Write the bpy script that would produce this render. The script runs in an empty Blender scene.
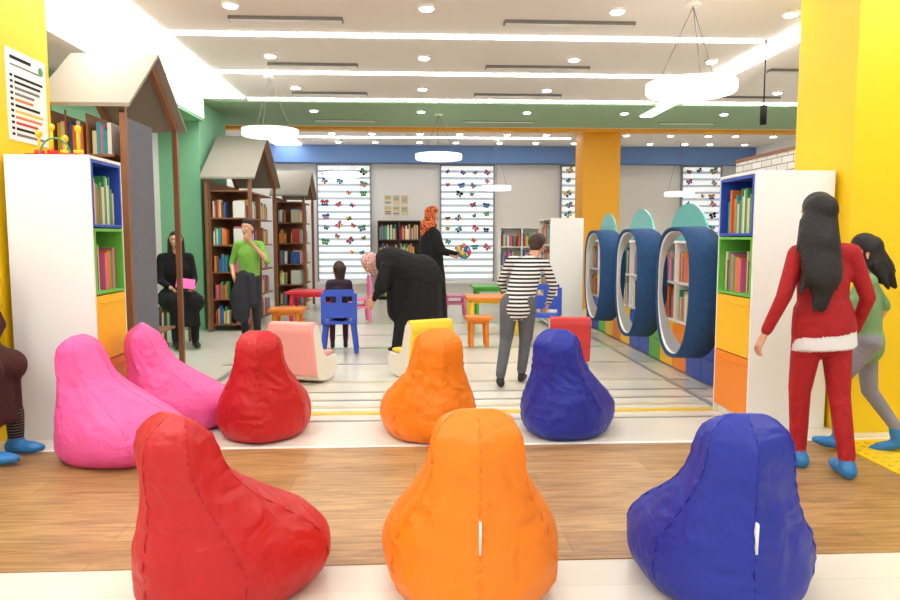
import bpy, bmesh, math, random
import numpy as np
from mathutils import Vector, Matrix, noise
random.seed(7)
V=Vector
scene=bpy.context.scene
try:
    scene.view_settings.view_transform='Standard'
    scene.view_settings.look='None'
    scene.view_settings.exposure=0.55
except Exception as e: print(e)

# ------------------------------------------------------------ materials
def lin(h):
    h=h.lstrip('#'); o=[]
    for i in (0,2,4):
        c=int(h[i:i+2],16)/255
        o.append(c/12.92 if c<=.04045 else ((c+.055)/1.055)**2.4)
    return (*o,1)
MATS={}
def mat(name,hexc,rough=.6,bump=0,bscale=60,emit=0,var=0,metal=0,spec=None,alpha=None,wrinkle=0,wscale=9,sheen=0):
    if name in MATS: return MATS[name]
    m=bpy.data.materials.new(name); m.use_nodes=True
    nt=m.node_tree; b=nt.nodes['Principled BSDF']; c=lin(hexc)
    b.inputs['Base Color'].default_value=c
    b.inputs['Roughness'].default_value=rough
    b.inputs['Metallic'].default_value=metal
    if spec is not None: b.inputs['Specular IOR Level'].default_value=spec
    if sheen: b.inputs['Sheen Weight'].default_value=sheen
    if emit:
        b.inputs['Emission Color'].default_value=c
        b.inputs['Emission Strength'].default_value=emit
    if alpha is not None: b.inputs['Alpha'].default_value=alpha
    tc=nt.nodes.new('ShaderNodeTexCoord')
    nz=nt.nodes.new('ShaderNodeTexNoise'); nz.inputs['Scale'].default_value=bscale
    nt.links.new(tc.outputs['Object'],nz.inputs['Vector'])
    if var:
        mx=nt.nodes.new('ShaderNodeMix'); mx.data_type='RGBA'
        n2=nt.nodes.new('ShaderNodeTexNoise'); n2.inputs['Scale'].default_value=bscale*.15
        nt.links.new(tc.outputs['Object'],n2.inputs['Vector'])
        nt.links.new(n2.outputs['Fac'],mx.inputs[0])
        mx.inputs[6].default_value=tuple(x*(1-var) for x in c[:3])+(1,)
        mx.inputs[7].default_value=tuple(min(1,x*(1+var)) for x in c[:3])+(1,)
        nt.links.new(mx.outputs[2],b.inputs['Base Color'])
    last=None
    if wrinkle:
        w=nt.nodes.new('ShaderNodeTexNoise'); w.inputs['Scale'].default_value=wscale; w.inputs['Detail'].default_value=2; w.inputs['Distortion'].default_value=1.0
        nt.links.new(tc.outputs['Object'],w.inputs['Vector'])
        bw=nt.nodes.new('ShaderNodeBump'); bw.inputs['Strength'].default_value=wrinkle; bw.inputs['Distance'].default_value=.045
        nt.links.new(w.outputs['Fac'],bw.inputs['Height']); last=bw; nt.links.new(bw.outputs['Normal'],b.inputs['Normal'])
    if bump:
        bp=nt.nodes.new('ShaderNodeBump'); bp.inputs['Strength'].default_value=bump; bp.inputs['Distance'].default_value=.01
        nt.links.new(nz.outputs['Fac'],bp.inputs['Height'])
        if last: nt.links.new(last.outputs['Normal'],bp.inputs['Normal'])
        nt.links.new(bp.outputs['Normal'],b.inputs['Normal'])
    MATS[name]=m; return m

def stripes_mat(name,c1,c2,freq,axis=2,duty=.5,rough=.8,emit=0):
    m=bpy.data.materials.new(name); m.use_nodes=True; nt=m.node_tree; b=nt.nodes['Principled BSDF']
    tc=nt.nodes.new('ShaderNodeTexCoord'); sx=nt.nodes.new('ShaderNodeSeparateXYZ')
    nt.links.new(tc.outputs['Object'],sx.inputs[0])
    mu=nt.nodes.new('ShaderNodeMath'); mu.operation='MULTIPLY'; mu.inputs[1].default_value=freq
    nt.links.new(sx.outputs[axis],mu.inputs[0])
    fr=nt.nodes.new('ShaderNodeMath'); fr.operation='FRACT'; nt.links.new(mu.outputs[0],fr.inputs[0])
    gt=nt.nodes.new('ShaderNodeMath'); gt.operation='GREATER_THAN'; gt.inputs[1].default_value=duty
    nt.links.new(fr.outputs[0],gt.inputs[0])
    mx=nt.nodes.new('ShaderNodeMix'); mx.data_type='RGBA'
    mx.inputs[6].default_value=lin(c1); mx.inputs[7].default_value=lin(c2)
    nt.links.new(gt.outputs[0],mx.inputs[0]); nt.links.new(mx.outputs[2],b.inputs['Base Color'])
    b.inputs['Roughness'].default_value=rough
    if emit:
        nt.links.new(mx.outputs[2],b.inputs['Emission Color']); b.inputs['Emission Strength'].default_value=emit
    return m
def pattern_mat(name,cols,scale):
    m=bpy.data.materials.new(name); m.use_nodes=True; nt=m.node_tree; b=nt.nodes['Principled BSDF']
    tc=nt.nodes.new('ShaderNodeTexCoord'); nz=nt.nodes.new('ShaderNodeTexNoise'); nz.inputs['Scale'].default_value=scale; nz.inputs['Distortion'].default_value=1.5
    nt.links.new(tc.outputs['Object'],nz.inputs['Vector'])
    cr=nt.nodes.new('ShaderNodeValToRGB'); cr.color_ramp.interpolation='CONSTANT'
    els=cr.color_ramp.elements
    els[0].position=0; els[0].color=lin(cols[0]); els[1].position=.43; els[1].color=lin(cols[1])
    for i,c in enumerate(cols[2:]):
        e=els.new(.53+.09*i); e.color=lin(c)
    nt.links.new(nz.outputs['Fac'],cr.inputs[0]); nt.links.new(cr.outputs[0],b.inputs['Base Color']); b.inputs['Roughness'].default_value=.8
    return m

def wood_floor_mat():
    m=bpy.data.materials.new('wood_planks'); m.use_nodes=True; nt=m.node_tree; b=nt.nodes['Principled BSDF']
    tc=nt.nodes.new('ShaderNodeTexCoord')
    br=nt.nodes.new('ShaderNodeTexBrick'); br.inputs['Scale'].default_value=1
    br.inputs['Brick Width'].default_value=1.25; br.inputs['Row Height'].default_value=.19
    br.inputs['Mortar Size'].default_value=.0012; br.inputs['Bias'].default_value=0
    br.inputs['Color1'].default_value=lin('#c59c68'); br.inputs['Color2'].default_value=lin('#b08754'); br.inputs['Mortar'].default_value=lin('#7d5c3a')
    nt.links.new(tc.outputs['Object'],br.inputs['Vector'])
    mp=nt.nodes.new('ShaderNodeMapping'); mp.inputs['Scale'].default_value=(2.2,22,1)
    nt.links.new(tc.outputs['Object'],mp.inputs['Vector'])
    nz=nt.nodes.new('ShaderNodeTexNoise'); nz.inputs['Scale'].default_value=1.6; nz.inputs['Detail'].default_value=6; nz.inputs['Distortion'].default_value=.8
    nt.links.new(mp.outputs[0],nz.inputs['Vector'])
    cr=nt.nodes.new('ShaderNodeValToRGB'); cr.color_ramp.elements[0].position=.3; cr.color_ramp.elements[0].color=(.38,.34,.28,1)
    cr.color_ramp.elements[1].position=.62; cr.color_ramp.elements[1].color=(1.0,1.0,1.0,1)
    nt.links.new(nz.outputs['Fac'],cr.inputs[0])
    mx=nt.nodes.new('ShaderNodeMix'); mx.data_type='RGBA'; mx.blend_type='MULTIPLY'; mx.inputs[0].default_value=.75
    nt.links.new(br.outputs['Color'],mx.inputs[6]); nt.links.new(cr.outputs[0],mx.inputs[7])
    nt.links.new(mx.outputs[2],b.inputs['Base Color']); b.inputs['Roughness'].default_value=.36
    return m
def tile_mat():
    m=bpy.data.materials.new('cream_tile'); m.use_nodes=True; nt=m.node_tree; b=nt.nodes['Principled BSDF']
    tc=nt.nodes.new('ShaderNodeTexCoord')
    br=nt.nodes.new('ShaderNodeTexBrick'); br.offset=0; br.inputs['Scale'].default_value=1
    br.inputs['Brick Width'].default_value=1.2; br.inputs['Row Height'].default_value=.6; br.inputs['Mortar Size'].default_value=.0015
    br.inputs['Color1'].default_value=lin('#e8e4d6'); br.inputs['Color2'].default_value=lin('#e2dece'); br.inputs['Mortar'].default_value=lin('#cfcbbf')
    nt.links.new(tc.outputs['Object'],br.inputs['Vector']); nt.links.new(br.outputs['Color'],b.inputs['Base Color'])
    b.inputs['Roughness'].default_value=.24
    return m
def brick_mat():
    m=bpy.data.materials.new('lettered_block_panel'); m.use_nodes=True; nt=m.node_tree; b=nt.nodes['Principled BSDF']
    tc=nt.nodes.new('ShaderNodeTexCoord')
    sx=nt.nodes.new('ShaderNodeSeparateXYZ'); nt.links.new(tc.outputs['Object'],sx.inputs[0])
    cx=nt.nodes.new('ShaderNodeCombineXYZ'); nt.links.new(sx.outputs[1],cx.inputs[0]); nt.links.new(sx.outputs[2],cx.inputs[1])
    br=nt.nodes.new('ShaderNodeTexBrick'); br.inputs['Scale'].default_value=1
    br.inputs['Brick Width'].default_value=.16; br.inputs['Row Height'].default_value=.055; br.inputs['Mortar Size'].default_value=.004
    br.inputs['Color1'].default_value=lin('#efece6'); br.inputs['Color2'].default_value=lin('#dcd8d2'); br.inputs['Mortar'].default_value=lin('#7d7874')
    nt.links.new(cx.outputs[0],br.inputs['Vector']); nt.links.new(br.outputs['Color'],b.inputs['Base Color'])
    return m

white=mat('white_laminate','#f4f4f0',.35)
wallw=mat('white_paint','#e9e6e2',.8)
ceilw=mat('ceiling_paint','#ebe4de',.85)
yellow=mat('yellow_paint','#f7cf06',.5)
orangep=mat('amber_paint','#f0a81c',.55)
green=mat('green_paint','#7cb68e',.7)
gceil=mat('green_ceiling_paint','#97b692',.8)
bluep=mat('blue_paint','#6384b8',.7)
glow=mat('led_strip','#ffffff',.5,emit=11)
glow2=mat('led_band','#ffffff',.5,emit=5)
spot=mat('downlight_lens','#ffffff',.5,emit=14)
ringm=mat('ring_diffuser','#fffaf2',.4,emit=.8)
darkg=mat('grille_grey','#77736e',.7)
wood=mat('walnut_wood','#8a5c3b',.5,var=.25,bscale=30)
roofm=mat('taupe_roof_panel','#958e80',.7)
felt=mat('grey_felt','#6d6f76',.95,bump=.3,bscale=200,var=.15)
bfelt=mat('blue_felt','#264c7a',.95,bump=.5,bscale=160,var=.3)
teal=mat('teal_acrylic','#5fb6b0',.25)
cb=mat('blue_laminate','#2b52b8',.4); cg=mat('green_laminate','#6cc24a',.4); cy=mat('yellow_laminate','#fcc419',.4); co=mat('orange_laminate','#f58a13',.4)
black=mat('black_cloth','#0f0e11',.9,bump=.2,wrinkle=.5)
skin=mat('skin','#d9a283',.5); lip=mat('lips','#b05a55',.5)
eyew=mat('eye_white','#f2f0ec',.2); iris=mat('iris_dark','#20140e',.2)
hairm=mat('dark_hair','#140d0b',.6,bump=.6,bscale=90); hairb=mat('brown_hair','#3a2418',.6,bump=.6,bscale=90)
BOOKS=[mat('book_'+n,h,.6) for n,h in [('red','#c23a34'),('blue','#2f5fa8'),('white','#e9e6df'),('yellow','#e8c23c'),('green','#4c9a5a'),('teal','#3a9aa8'),('pink','#d86a92'),('orange','#e07b2e'),('brown','#70482f'),('cream','#d9cba8')]]

# ------------------------------------------------------------ builders
def link(o,parent=None):
    scene.collection.objects.link(o)
    if parent: o.parent=parent
    return o
def empty(name,loc=(0,0,0),rz=0):
    e=bpy.data.objects.new(name,None); e.empty_display_size=.1; e.location=loc; e.rotation_euler=(0,0,rz); scene.collection.objects.link(e); return e
class MB:
    def __init__(s): s.bm=bmesh.new(); s.m=[]
    def mi(s,m):
        if m not in s.m: s.m.append(m)
        return s.m.index(m)
    def box(s,x0,x1,y0,y1,z0,z1,m,M=None):
        i=s.mi(m); vs=[s.bm.verts.new(V((x,y,z)) if M is None else M@V((x,y,z))) for x in (x0,x1) for y in (y0,y1) for z in (z0,z1)]
        for f in ((0,1,3,2),(4,6,7,5),(0,4,5,1),(2,3,7,6),(0,2,6,4),(1,5,7,3)):
            fc=s.bm.faces.new([vs[k] for k in f]); fc.material_index=i
    def poly(s,pts,m):
        f=s.bm.faces.new([s.bm.verts.new(p) for p in pts]); f.material_index=s.mi(m)
    def prism(s,pts,d,m):
        i=s.mi(m); d=V(d); a=[s.bm.verts.new(V(p)) for p in pts]; b=[s.bm.verts.new(V(p)+d) for p in pts]
        n=len(pts)
        for f in (a[::-1],b): s.bm.faces.new(f).material_index=i
        for k in range(n): s.bm.faces.new([a[k],a[(k+1)%n],b[(k+1)%n],b[k]]).material_index=i
    def loft(s,rings,m,close=True):
        i=s.mi(m); R=[[s.bm.verts.new(p) for p in r] for r in rings]; n=len(R[0])
        for a,b in zip(R,R[1:]):
            for k in range(n):
                f=s.bm.faces.new([a[k],a[(k+1)%n],b[(k+1)%n],b[k]]); f.material_index=i; f.smooth=True
        if close:
            s.bm.faces.new(R[0][::-1]).material_index=i; s.bm.faces.new(R[-1]).material_index=i
    def rc(s,a,b,ra,rb,m,side=(1,0,0),flat=1,caps=(1,1),n=14):
        a=V(a); b=V(b); u=b-a; L=u.length; u=u/L if L>1e-6 else V((0,0,1))
        sd=V(side); sd=sd-u*sd.dot(u)
        if sd.length<.05: sd=V((0,1,0))-u*u.y
        if sd.length<.05: sd=V((0,0,1))-u*u.z
        sd.normalize(); o=u.cross(sd)
        rings=[]
        for q in range(5):
            ph=-math.pi/2+q/4*math.pi/2*1.0
            ph=max(ph,-math.pi/2+.12)
            rings.append((a+u*(ra*math.sin(ph)*caps[0]),ra*math.cos(ph)))
        for q in range(5):
            ph=min(q/4*math.pi/2,math.pi/2-.12)
            rings.append((b+u*(rb*math.sin(ph)*caps[1]),rb*math.cos(ph)))
        s.loft([[c+sd*(r*math.cos(t))+o*(r*flat*math.sin(t)) for t in [2*math.pi*k/n for k in range(n)]] for c,r in rings],m)
    def cyl(s,a,b,r,m,r2=None,n=16): s.rc(a,b,r,r2 if r2 is not None else r,m,caps=(0,0),n=n)
    def done(s,name,parent=None,bevel=0,smooth=False,loc=None,rz=0):
        bmesh.ops.recalc_face_normals(s.bm,faces=s.bm.faces[:])
        me=bpy.data.meshes.new(name); s.bm.to_mesh(me); s.bm.free()
        for m in s.m: me.materials.append(m)
        if smooth:
            for p in me.polygons: p.use_smooth=True
        o=bpy.data.objects.new(name,me); link(o,parent)
        if loc: o.location=loc
        o.rotation_euler=(0,0,rz)
        if bevel:
            b=o.modifiers.new('bevel','BEVEL'); b.width=bevel; b.segments=2; b.limit_method='ANGLE'
        return o

# ------------------------------------------------------------ room shell
XL,XR,YB,ZC=-3.4,7.0,14.6,3.1
def slab(name,x0,x1,y0,y1,z0,z1,m):
    b=MB(); b.box(x0,x1,y0,y1,z0,z1,m); return b.done(name)
slab('floor',XL-.1,XR+.1,-3,YB+.1,-.1,0,tile_mat())
slab('floor_wood_inlay',XL,XR,2.6,4.11,0,.004,wood_floor_mat())
slab('ceiling',XL-.1,XR+.1,-3,YB+.1,ZC,ZC+.1,ceilw)
slab('wall_back',XL-.1,XR+.1,YB,YB+.15,0,ZC,wallw)
slab('wall_left',XL-.15,XL,-3,YB,0,ZC,wallw)
slab('wall_right',XR,XR+.15,-3,YB,0,ZC,wallw)
slab('ceiling_soffit_left',XL,-2.78,-3,9.6,2.82,ZC-.002,ceilw)
slab('ceiling_green_zone',XL,XR,9.75,11.75,ZC-.02,ZC,gceil)
slab('ceiling_green_side',XL,-2.79,8.4,9.6,2.79,2.819,green)
slab('trim_1',XL,XR,11.95,12.15,ZC-.05,ZC,orangep)
slab('ceiling_beam_blue',XL,XR,14.25,YB,2.76,ZC,bluep)
slab('wall_green_left',XL,XL+.04,6.8,9.3,0,2.8,green)
slab('wall_green_rear',XL,XL+.04,10.97,11.75,0,3.08,green)
slab('column_green',XL,-2.86,9.62,10.95,0,3.08,green)
slab('column_yellow_left',XL,-2.5,4.36,5.04,0,ZC,yellow)
slab('column_yellow_right',2.72,3.75,4.28,4.95,0,ZC,yellow)
slab('column_amber',2.93,3.58,12.2,12.8,0,ZC,orangep)
slab('baseboard_left',XL+.04,XL+.06,6.8,9.3,0,.1,white)
slab('baseboard_back',XL,XR,YB-.02,YB,0,.1,white)
gy=mat('grey_inlay','#9a9c94',.3); yl=mat('yellow_inlay','#e6c840',.3); gl=mat('green_inlay','#8fbf6a',.3); bg=mat('beige_inlay','#cfc8ae',.3)
n=2
for (y0,y1,m) in [(4.72,4.75,gy),(4.9,4.99,yl),(5.1,5.18,bg),(5.33,5.37,gy),(5.62,5.66,gy),(6.0,6.1,bg),(6.9,6.94,gy),(7.9,7.98,gl),(9.0,9.05,gy),(10.2,10.28,gl)]:
    slab('trim_%d'%n,-1.9,2.42,y0,y1,0,.003,m); n+=1
slab('trim_%d'%n,2.2,2.25,5.0,11,0,.0035,gy); n+=1
slab('trim_%d'%n,-1.75,-1.69,5.4,11,0,.0035,gy); n+=1
slab('trim_%d'%n,XL,XR,4.11,4.15,0,.005,white); n+=1
b=MB(); b.box(2.55,3.3,3.35,4.1,.004,.01,yellow)
for i in range(10):
    for j in range(10):
        x=2.6+i*.07; y=3.4+j*.07
        b.cyl((x,y,.01),(x,y,.016),.018,yl,r2=.012,n=8)
b.done('floor_tactile_paving')
n2_=1
for y in (-1.0,.6,2.1,3.6,5.1,6.62,8.1,9.62):  # near strips, out of view, are added to light the bean bags; same spacing
    slab('ceiling_light_strip.%03d'%n2_,-2.2,3.25,y-.035,y+.035,ZC-.015,ZC,glow); n2_+=1
slab('ceiling_light_strip.%03d'%n2_,3.4,3.58,1,10.6,ZC-.03,ZC-.021,glow); n2_+=1
slab('ceiling_light_strip.%03d'%n2_,-2.2,2.9,13.1,13.15,ZC-.015,ZC,glow); n2_+=1
slab('ceiling_light_strip.%03d'%n2_,3.7,XR-.3,9.6,9.67,ZC-.015,ZC,glow); n2_+=1
slab('ceiling_light_band',-2.74,-2.24,-2,9.55,ZC-.02,ZC,glow2)
slab('ceiling_light_band.001',-2.74,-2.24,12.2,14.2,ZC-.02,ZC,glow2)
b=MB()
for y in (2.7,4.3,5.8,7.35,8.85,10.4,12.6,13.7):
    for x in (-1.45,.1,1.65,3.1,4.6,5.8):
        if y in(12.6,13.7): xs=[x,x+.7]
        else: xs=[x]
        for xx in xs:
            b.cyl((xx,y,ZC-.03),(xx,y,ZC-.021),.05,spot,n=16)
            b.cyl((xx,y,ZC-.022),(xx,y,ZC),.068,white,n=16)
b.done('ceiling_downlights')
b=MB()
for y in (6.15,7.72,9.2,11.2):
    for x0,x1 in ((-1.55,-.6),(.77,1.9),(3.9,4.8)):
        b.box(x0,x1,y-.05,y+.05,ZC-.028,ZC-.001,darkg)
        for k in (-.03,0,.03): b.box(x0+.01,x1-.01,y+k-.006,y+k+.006,ZC-.034,ZC-.028,white)
b.done('ceiling_air_vents')
def ringlamp(x,y,z,R):
    e=empty('ring_pendant_lamp',(x,y,z)); b=MB(); n=48
    prof=[(R,-.03),(R,.035),(R*.62,.035),(R*.62,-.03),(R*.66,-.045),(R*.96,-.045)]
    N=len(prof); i=b.mi(ringm)
    vs=[[b.bm.verts.new((r*math.cos(2*math.pi*k/n),r*math.sin(2*math.pi*k/n),zz)) for r,zz in prof] for k in range(n)]
    for k in range(n):
        for j in range(N):
            b.bm.faces.new([vs[k][j],vs[(k+1)%n][j],vs[(k+1)%n][(j+1)%N],vs[k][(j+1)%N]]).material_index=i
    b.done('diffuser_ring',e,smooth=False)
    b=MB()
    for k in range(3):
        a=2*math.pi*k/3+.4; b.cyl((R*.8*math.cos(a),R*.8*math.sin(a),.03),(.0,0,ZC-z-.03),.003,darkg,n=6)
    b.cyl((0,0,ZC-z-.03),(0,0,ZC-z),.06,white); b.done('cables_and_canopy',e)
for a in [(2.2,5.6,2.44,.35),(-1.66,8.3,2.46,.32),(.36,10.6,2.46,.35),(-1.35,13.2,2.42,.34),(1.55,13.4,2.2,.28),(5.1,13.4,2.1,.28)]: ringlamp(*a)
b=MB(); b.cyl((3.3,6.6,3.1),(3.3,6.6,2.5),.006,black); b.cyl((3.3,6.6,2.5),(3.3,6.6,2.32),.03,black); b.done('black_pendant_lamp')

zebra=stripes_mat('zebra_blind','#f6f8fa','#a3afb8',7.2,2,.62,.8,emit=.38)  # blind emits its stripe colours to imitate daylight coming through the cloth
def window(name,x0,x1,z0=.35,z1=2.72):
    e=empty(name,((x0+x1)/2,YB-.03,0)); w=(x1-x0)/2; b=MB()
    fr=mat('window_frame','#8e9296',.4)
    for q in ((-w-.03,-w,z0,z1),(w,w+.03,z0,z1)): b.box(q[0],q[1],-.05,.03,q[2],q[3],fr)
    b.box(-w-.03,w+.03,-.05,.03,z1,z1+.05,fr); b.box(-w-.03,w+.03,-.06,.03,z0-.05,z0,white)
    b.done('frame',e)
    b=MB(); b.box(-w,w,-.02,0,z0,z1,zebra); b.cyl((-w,-.03,z0+.02),(w,-.03,z0+.02),.015,white); b.done('blind',e)
    b=MB(); rr=random.Random(int(x0*10)+50)
    cols=[BOOKS[i] for i in (0,1,3,4,6,7,5)]+[black]
    nx=max(3,int(w*2/.24)); zz=1.0; row=0
    while zz<z1-.1:
        for c_ in range(nx):
            if rr.random()<.22: continue
            cx=-w+.12+(2*w-.24)*c_/(nx-1)+rr.uniform(-.05,.05); cz=zz+rr.uniform(-.06,.06); s=rr.uniform(.045,.085); a=rr.uniform(-.8,.8); m=rr.choice(cols); m2=rr.choice(cols)
            cx=max(-w+.13,min(w-.13,cx))
            for sx in (-1,1):
                for (ox,oz,r1,r2) in ((.55,.4,.55,.42),(.45,-.35,.4,.35)):
                    pts=[]
                    for q in range(10):
                        t=2*math.pi*q/10; px=sx*(ox+r1*math.cos(t))*s; pz=(oz+r2*math.sin(t))*s
                        pts.append((cx+px*math.cos(a)-pz*math.sin(a),-.024-.001*(oz>0),cz+px*math.sin(a)+pz*math.cos(a)))
                    b.poly(pts,m if oz>0 else m2)
            b.poly([(cx-.008,-.027,cz-.6*s),(cx+.008,-.027,cz-.6*s),(cx+.008,-.027,cz+.6*s),(cx-.008,-.027,cz+.6*s)],black)
        zz+=.23; row+=1
    b.done('butterfly_decals',e)
window('window_1',-1.97,-.92); window('window_2',.55,1.62); window('window_3',3.05,4.1); window('window_4',5.6,6.4)

# ------------------------------------------------------------ shelves and books
def books_row(b,p0,axis,length,z,hmax,depth,face,rr,fill=.92):
    t=0.005
    while t<length*fill:
        w=rr.uniform(.012,.034); h=hmax*rr.uniform(.62,.94); d=depth*rr.uniform(.75,.95); m=rr.choice(BOOKS)
        if t+w>length-.005: break
        off=.015
        if axis==1:
            xa,xb=p0[0]+face*off,p0[0]+face*(off+d)
            b.box(min(xa,xb),max(xa,xb),p0[1]+t,p0[1]+t+w,z,z+h,m)
        else:
            ya,yb=p0[1]+face*off,p0[1]+face*(off+d)
            b.box(p0[0]+t,p0[0]+t+w,min(ya,yb),max(ya,yb),z,z+h,m)
        t+=w+.0015
        if rr.random()<.06: t+=rr.uniform(.03,.1)
def end_unit(x_in,x_out,y0,y1,H):
    s=1 if x_out>x_in else -1
    b=MB(); t=.02
    xa,xb=sorted((x_in+s*.0,x_out))
    b.box(xa,xb,y0,y0+t,0,H,white); b.box(xa,xb,y1-t,y1,0,H,white)
    b.box(xa,xb,y0,y1,H,H+.02,white)
    x2=sorted((x_out,x_out-s*.02)); b.box(x2[0],x2[1],y0+t,y1-t,0,H,white)
    xm=x_in+s*.30; x3=sorted((xm,xm+s*.015)); b.box(x3[0],x3[1],y0+t,y1-t,0,H,white)
    base=.06; ch=(H-base)/4
    b.box(*sorted((x_in+s*.03,x_out-s*.02)),y0+t,y1-t,0,base,white)
    cols=[co,cy,cg,cb]
    for i,c in enumerate(cols):
        z0=base+i*ch+.004; z1=base+(i+1)*ch-.004
        ya,yb=y0+t+.001,y1-t-.001
        xf=sorted((x_in-s*.004,xm))
        if i>=2:
            b.box(xf[0],xf[1],ya,ya+.018,z0,z1,c); b.box(xf[0],xf[1],yb-.018,yb,z0,z1,c)
            b.box(xf[0],xf[1],ya+.018,yb-.018,z0,z0+.018,c); b.box(xf[0],xf[1],ya+.018,yb-.018,z1-.018,z1,c)
            x4=sorted((xm-s*.01,xm)); b.box(x4[0],x4[1],ya+.018,yb-.018,z0+.018,z1-.018,c)
        else:
            b.box(xf[0],xf[1],ya,yb,z0,z1,c)
            x5=sorted((x_in-s*.012,x_in-s*.004)); b.box(x5[0],x5[1],ya+.03,yb-.03,z1-.05,z1-.042,c)
    o=b.done('cube_bookcase',bevel=.002)
    bk=MB(); rr=random.Random(3)
    for i in (2,3):
        z0=base+i*ch+.004+.019
        books_row(bk,(x_in+s*.02,y0+t+.025),1,(y1-y0)-2*t-.05,z0,ch*.8,.2,s,rr)
    bk.done('books')
end_unit(-1.96,-2.46,4.38,4.84,1.73)
end_unit(2.17,2.69,4.40,4.93,1.66)

def house(x0,x1,y0,y1,eave,apex,panel=False,low=False,name='house_shaped_bookcase'):
    b=MB(); p=.045; ym=(y0+y1)/2
    for y in (y0,y1-p):
        b.box(x0-p,x0,y,y+p,0,eave,wood); b.box(x1,x1+p,y,y+p,0,eave,wood)
    for x in (x0-p,x1):
        for (ya,yb) in ((y0,ym),(y1,ym)):
            b.prism([(x,ya,eave-.02),(x,ya,eave+.06),(x,yb,apex),(x,yb,apex-.09)],(p,0,0),wood)
    for sgn,(ya,yb) in ((1,(y0-.06,ym)),(-1,(y1+.06,ym))):
        ez=eave+.065-.06*(apex-eave)/(ym-y0)
        b.prism([(x0+.06,ya,ez),(x0+.06,yb,apex+.005),(x0+.06,yb,apex+.035),(x0+.06,ya,ez+.03)],(x1-x0-.1,0,0),roofm)
    b.box(x1+p,x1+p+.015,y0+p,y1-p,.05,eave,wood)
    xs0,xs1=x1+p+.016,x0-p-.02
    if low: levels=[.08,.42]
    else: levels=[.08,.42,.78,1.14,1.5,1.86]
    for z in levels: b.box(xs0,xs1,y0+p,y1-p,z,z+.02,wood)
    if low:
        for z in (.78,1.14,1.5,1.86): b.box(xs0,x0-p-.06,y0+p,y0+.5,z,z+.02,wood)
        b.box(xs0,x0-p-.06,y0+.5,y0+.515,.44,eave-.02,wood)
        b.box(xs0+.24,xs0+.255,y0+p,y0+.5,.44,eave-.02,wood)
        b.box(x0-.45,x0-.44,y0+.02,y0+.04,.08,eave,wood)
    else:
        b.box(xs0,xs1,ym-.01,ym+.01,.1,1.88,wood)
    if panel:
        b.box(x0-.035,x0-.003,y0+p+.005,y0+p+.50,.35,eave-.05,felt)
        b.box(x0-.05,x0-.036,y0+p+.005,y0+p+.50,.35,eave-.05,wood)
    o=b.done(name,bevel=.003)
    bk=MB(); rr=random.Random(int(y0*10))
    for z in levels[:-1 if not low else 1]:
        for (ya,yb) in ((y0+p+.02,ym-.03),(ym+.02,y1-p-.02)):
            books_row(bk,(x0-p-.05,ya),1,yb-ya,z+.021,.27,.17,-1,rr,.9)
        if not low: books_row(bk,(xs0+.02,y0+p+.01),0,(xs1-xs0)-.28,z+.021,.26,.15,1,rr,.8)
    if low:
        for z in (.78,1.14,1.5,1.86):
            books_row(bk,(xs0+.01,y0+p+.02),0,.2,z+.021,.27,.18,1,rr,.9); books_row(bk,(xs0+.265,y0+p+.02),0,.17,z+.021,.27,.18,1,rr,.95)
    bk.done('books')
house(-2.15,-2.76,5.42,6.6,2.2,2.72,panel=True,low=True)
house(-2.15,-2.76,9.42,11.1,2.0,2.66)
house(-1.9,-2.45,12.3,13.4,1.95,2.42)

def bookcase(x0,x1,y0,y1,H,levels,m=white,name='bookcase'):
    b=MB(); t=.02
    b.box(x0,x0+t,y0,y1,0,H,m); b.box(x1-t,x1,y0,y1,0,H,m); b.box(x0,x1,y0,y1,H,H+t,m)
    b.box(x0+t,x1-t,y1-t,y1,0,H,m)
    for k in range(levels): 
        z=.06+k*(H-.06)/levels; b.box(x0+t,x1-t,y0,y1-t,z,z+t,m)
    b.box((x0+x1)/2-.01,(x0+x1)/2+.01,y0,y1-t,.08,H,m)
    b.done(name,bevel=.002)
    bk=MB(); rr=random.Random(int(x0*31+99))
    for k in range(levels):
        z=.06+k*(H-.06)/levels+t+.001; hh=(H-.06)/levels-.05
        xm=(x0+x1)/2
        books_row(bk,(x0+t+.01,y0+.01),0,xm-x0-t-.03,z,hh,.16,1,rr); books_row(bk,(xm+.02,y0+.01),0,x1-xm-.05,z,hh,.16,1,rr)
    bk.done('books')
brn=mat('dark_shelf_wood','#5b4636',.5)
bookcase(-.75,.12,14.2,14.5,1.58,4,m=brn)
bookcase(1.5,2.3,12.4,12.7,1.42,4)
b=MB(); x0,x1,y0,y1,H=1.84,2.3,9.5,10.4,1.5; t=.02
b.box(x0,x1,y0,y0+t,0,H,white); b.box(x0,x1,y1-t,y1,0,H,white); b.box(x0,x1,y0,y1,H,H+t,white); b.box(x1-t,x1,y0+t,y1-t,0,H,white)
for z in (.06,.42,.78,1.14): b.box(x0,x1-t,y0+t,y1-t,z,z+t,white)
b.done('bookcase',bevel=.002)
bk=MB(); rr=random.Random(5)
for z in (.06,.42,.78,1.14): books_row(bk,(x0+.01,y0+t+.01),1,y1-y0-2*t-.02,z+t+.001,.3,.18,1,rr)
bk.done('books')

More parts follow.
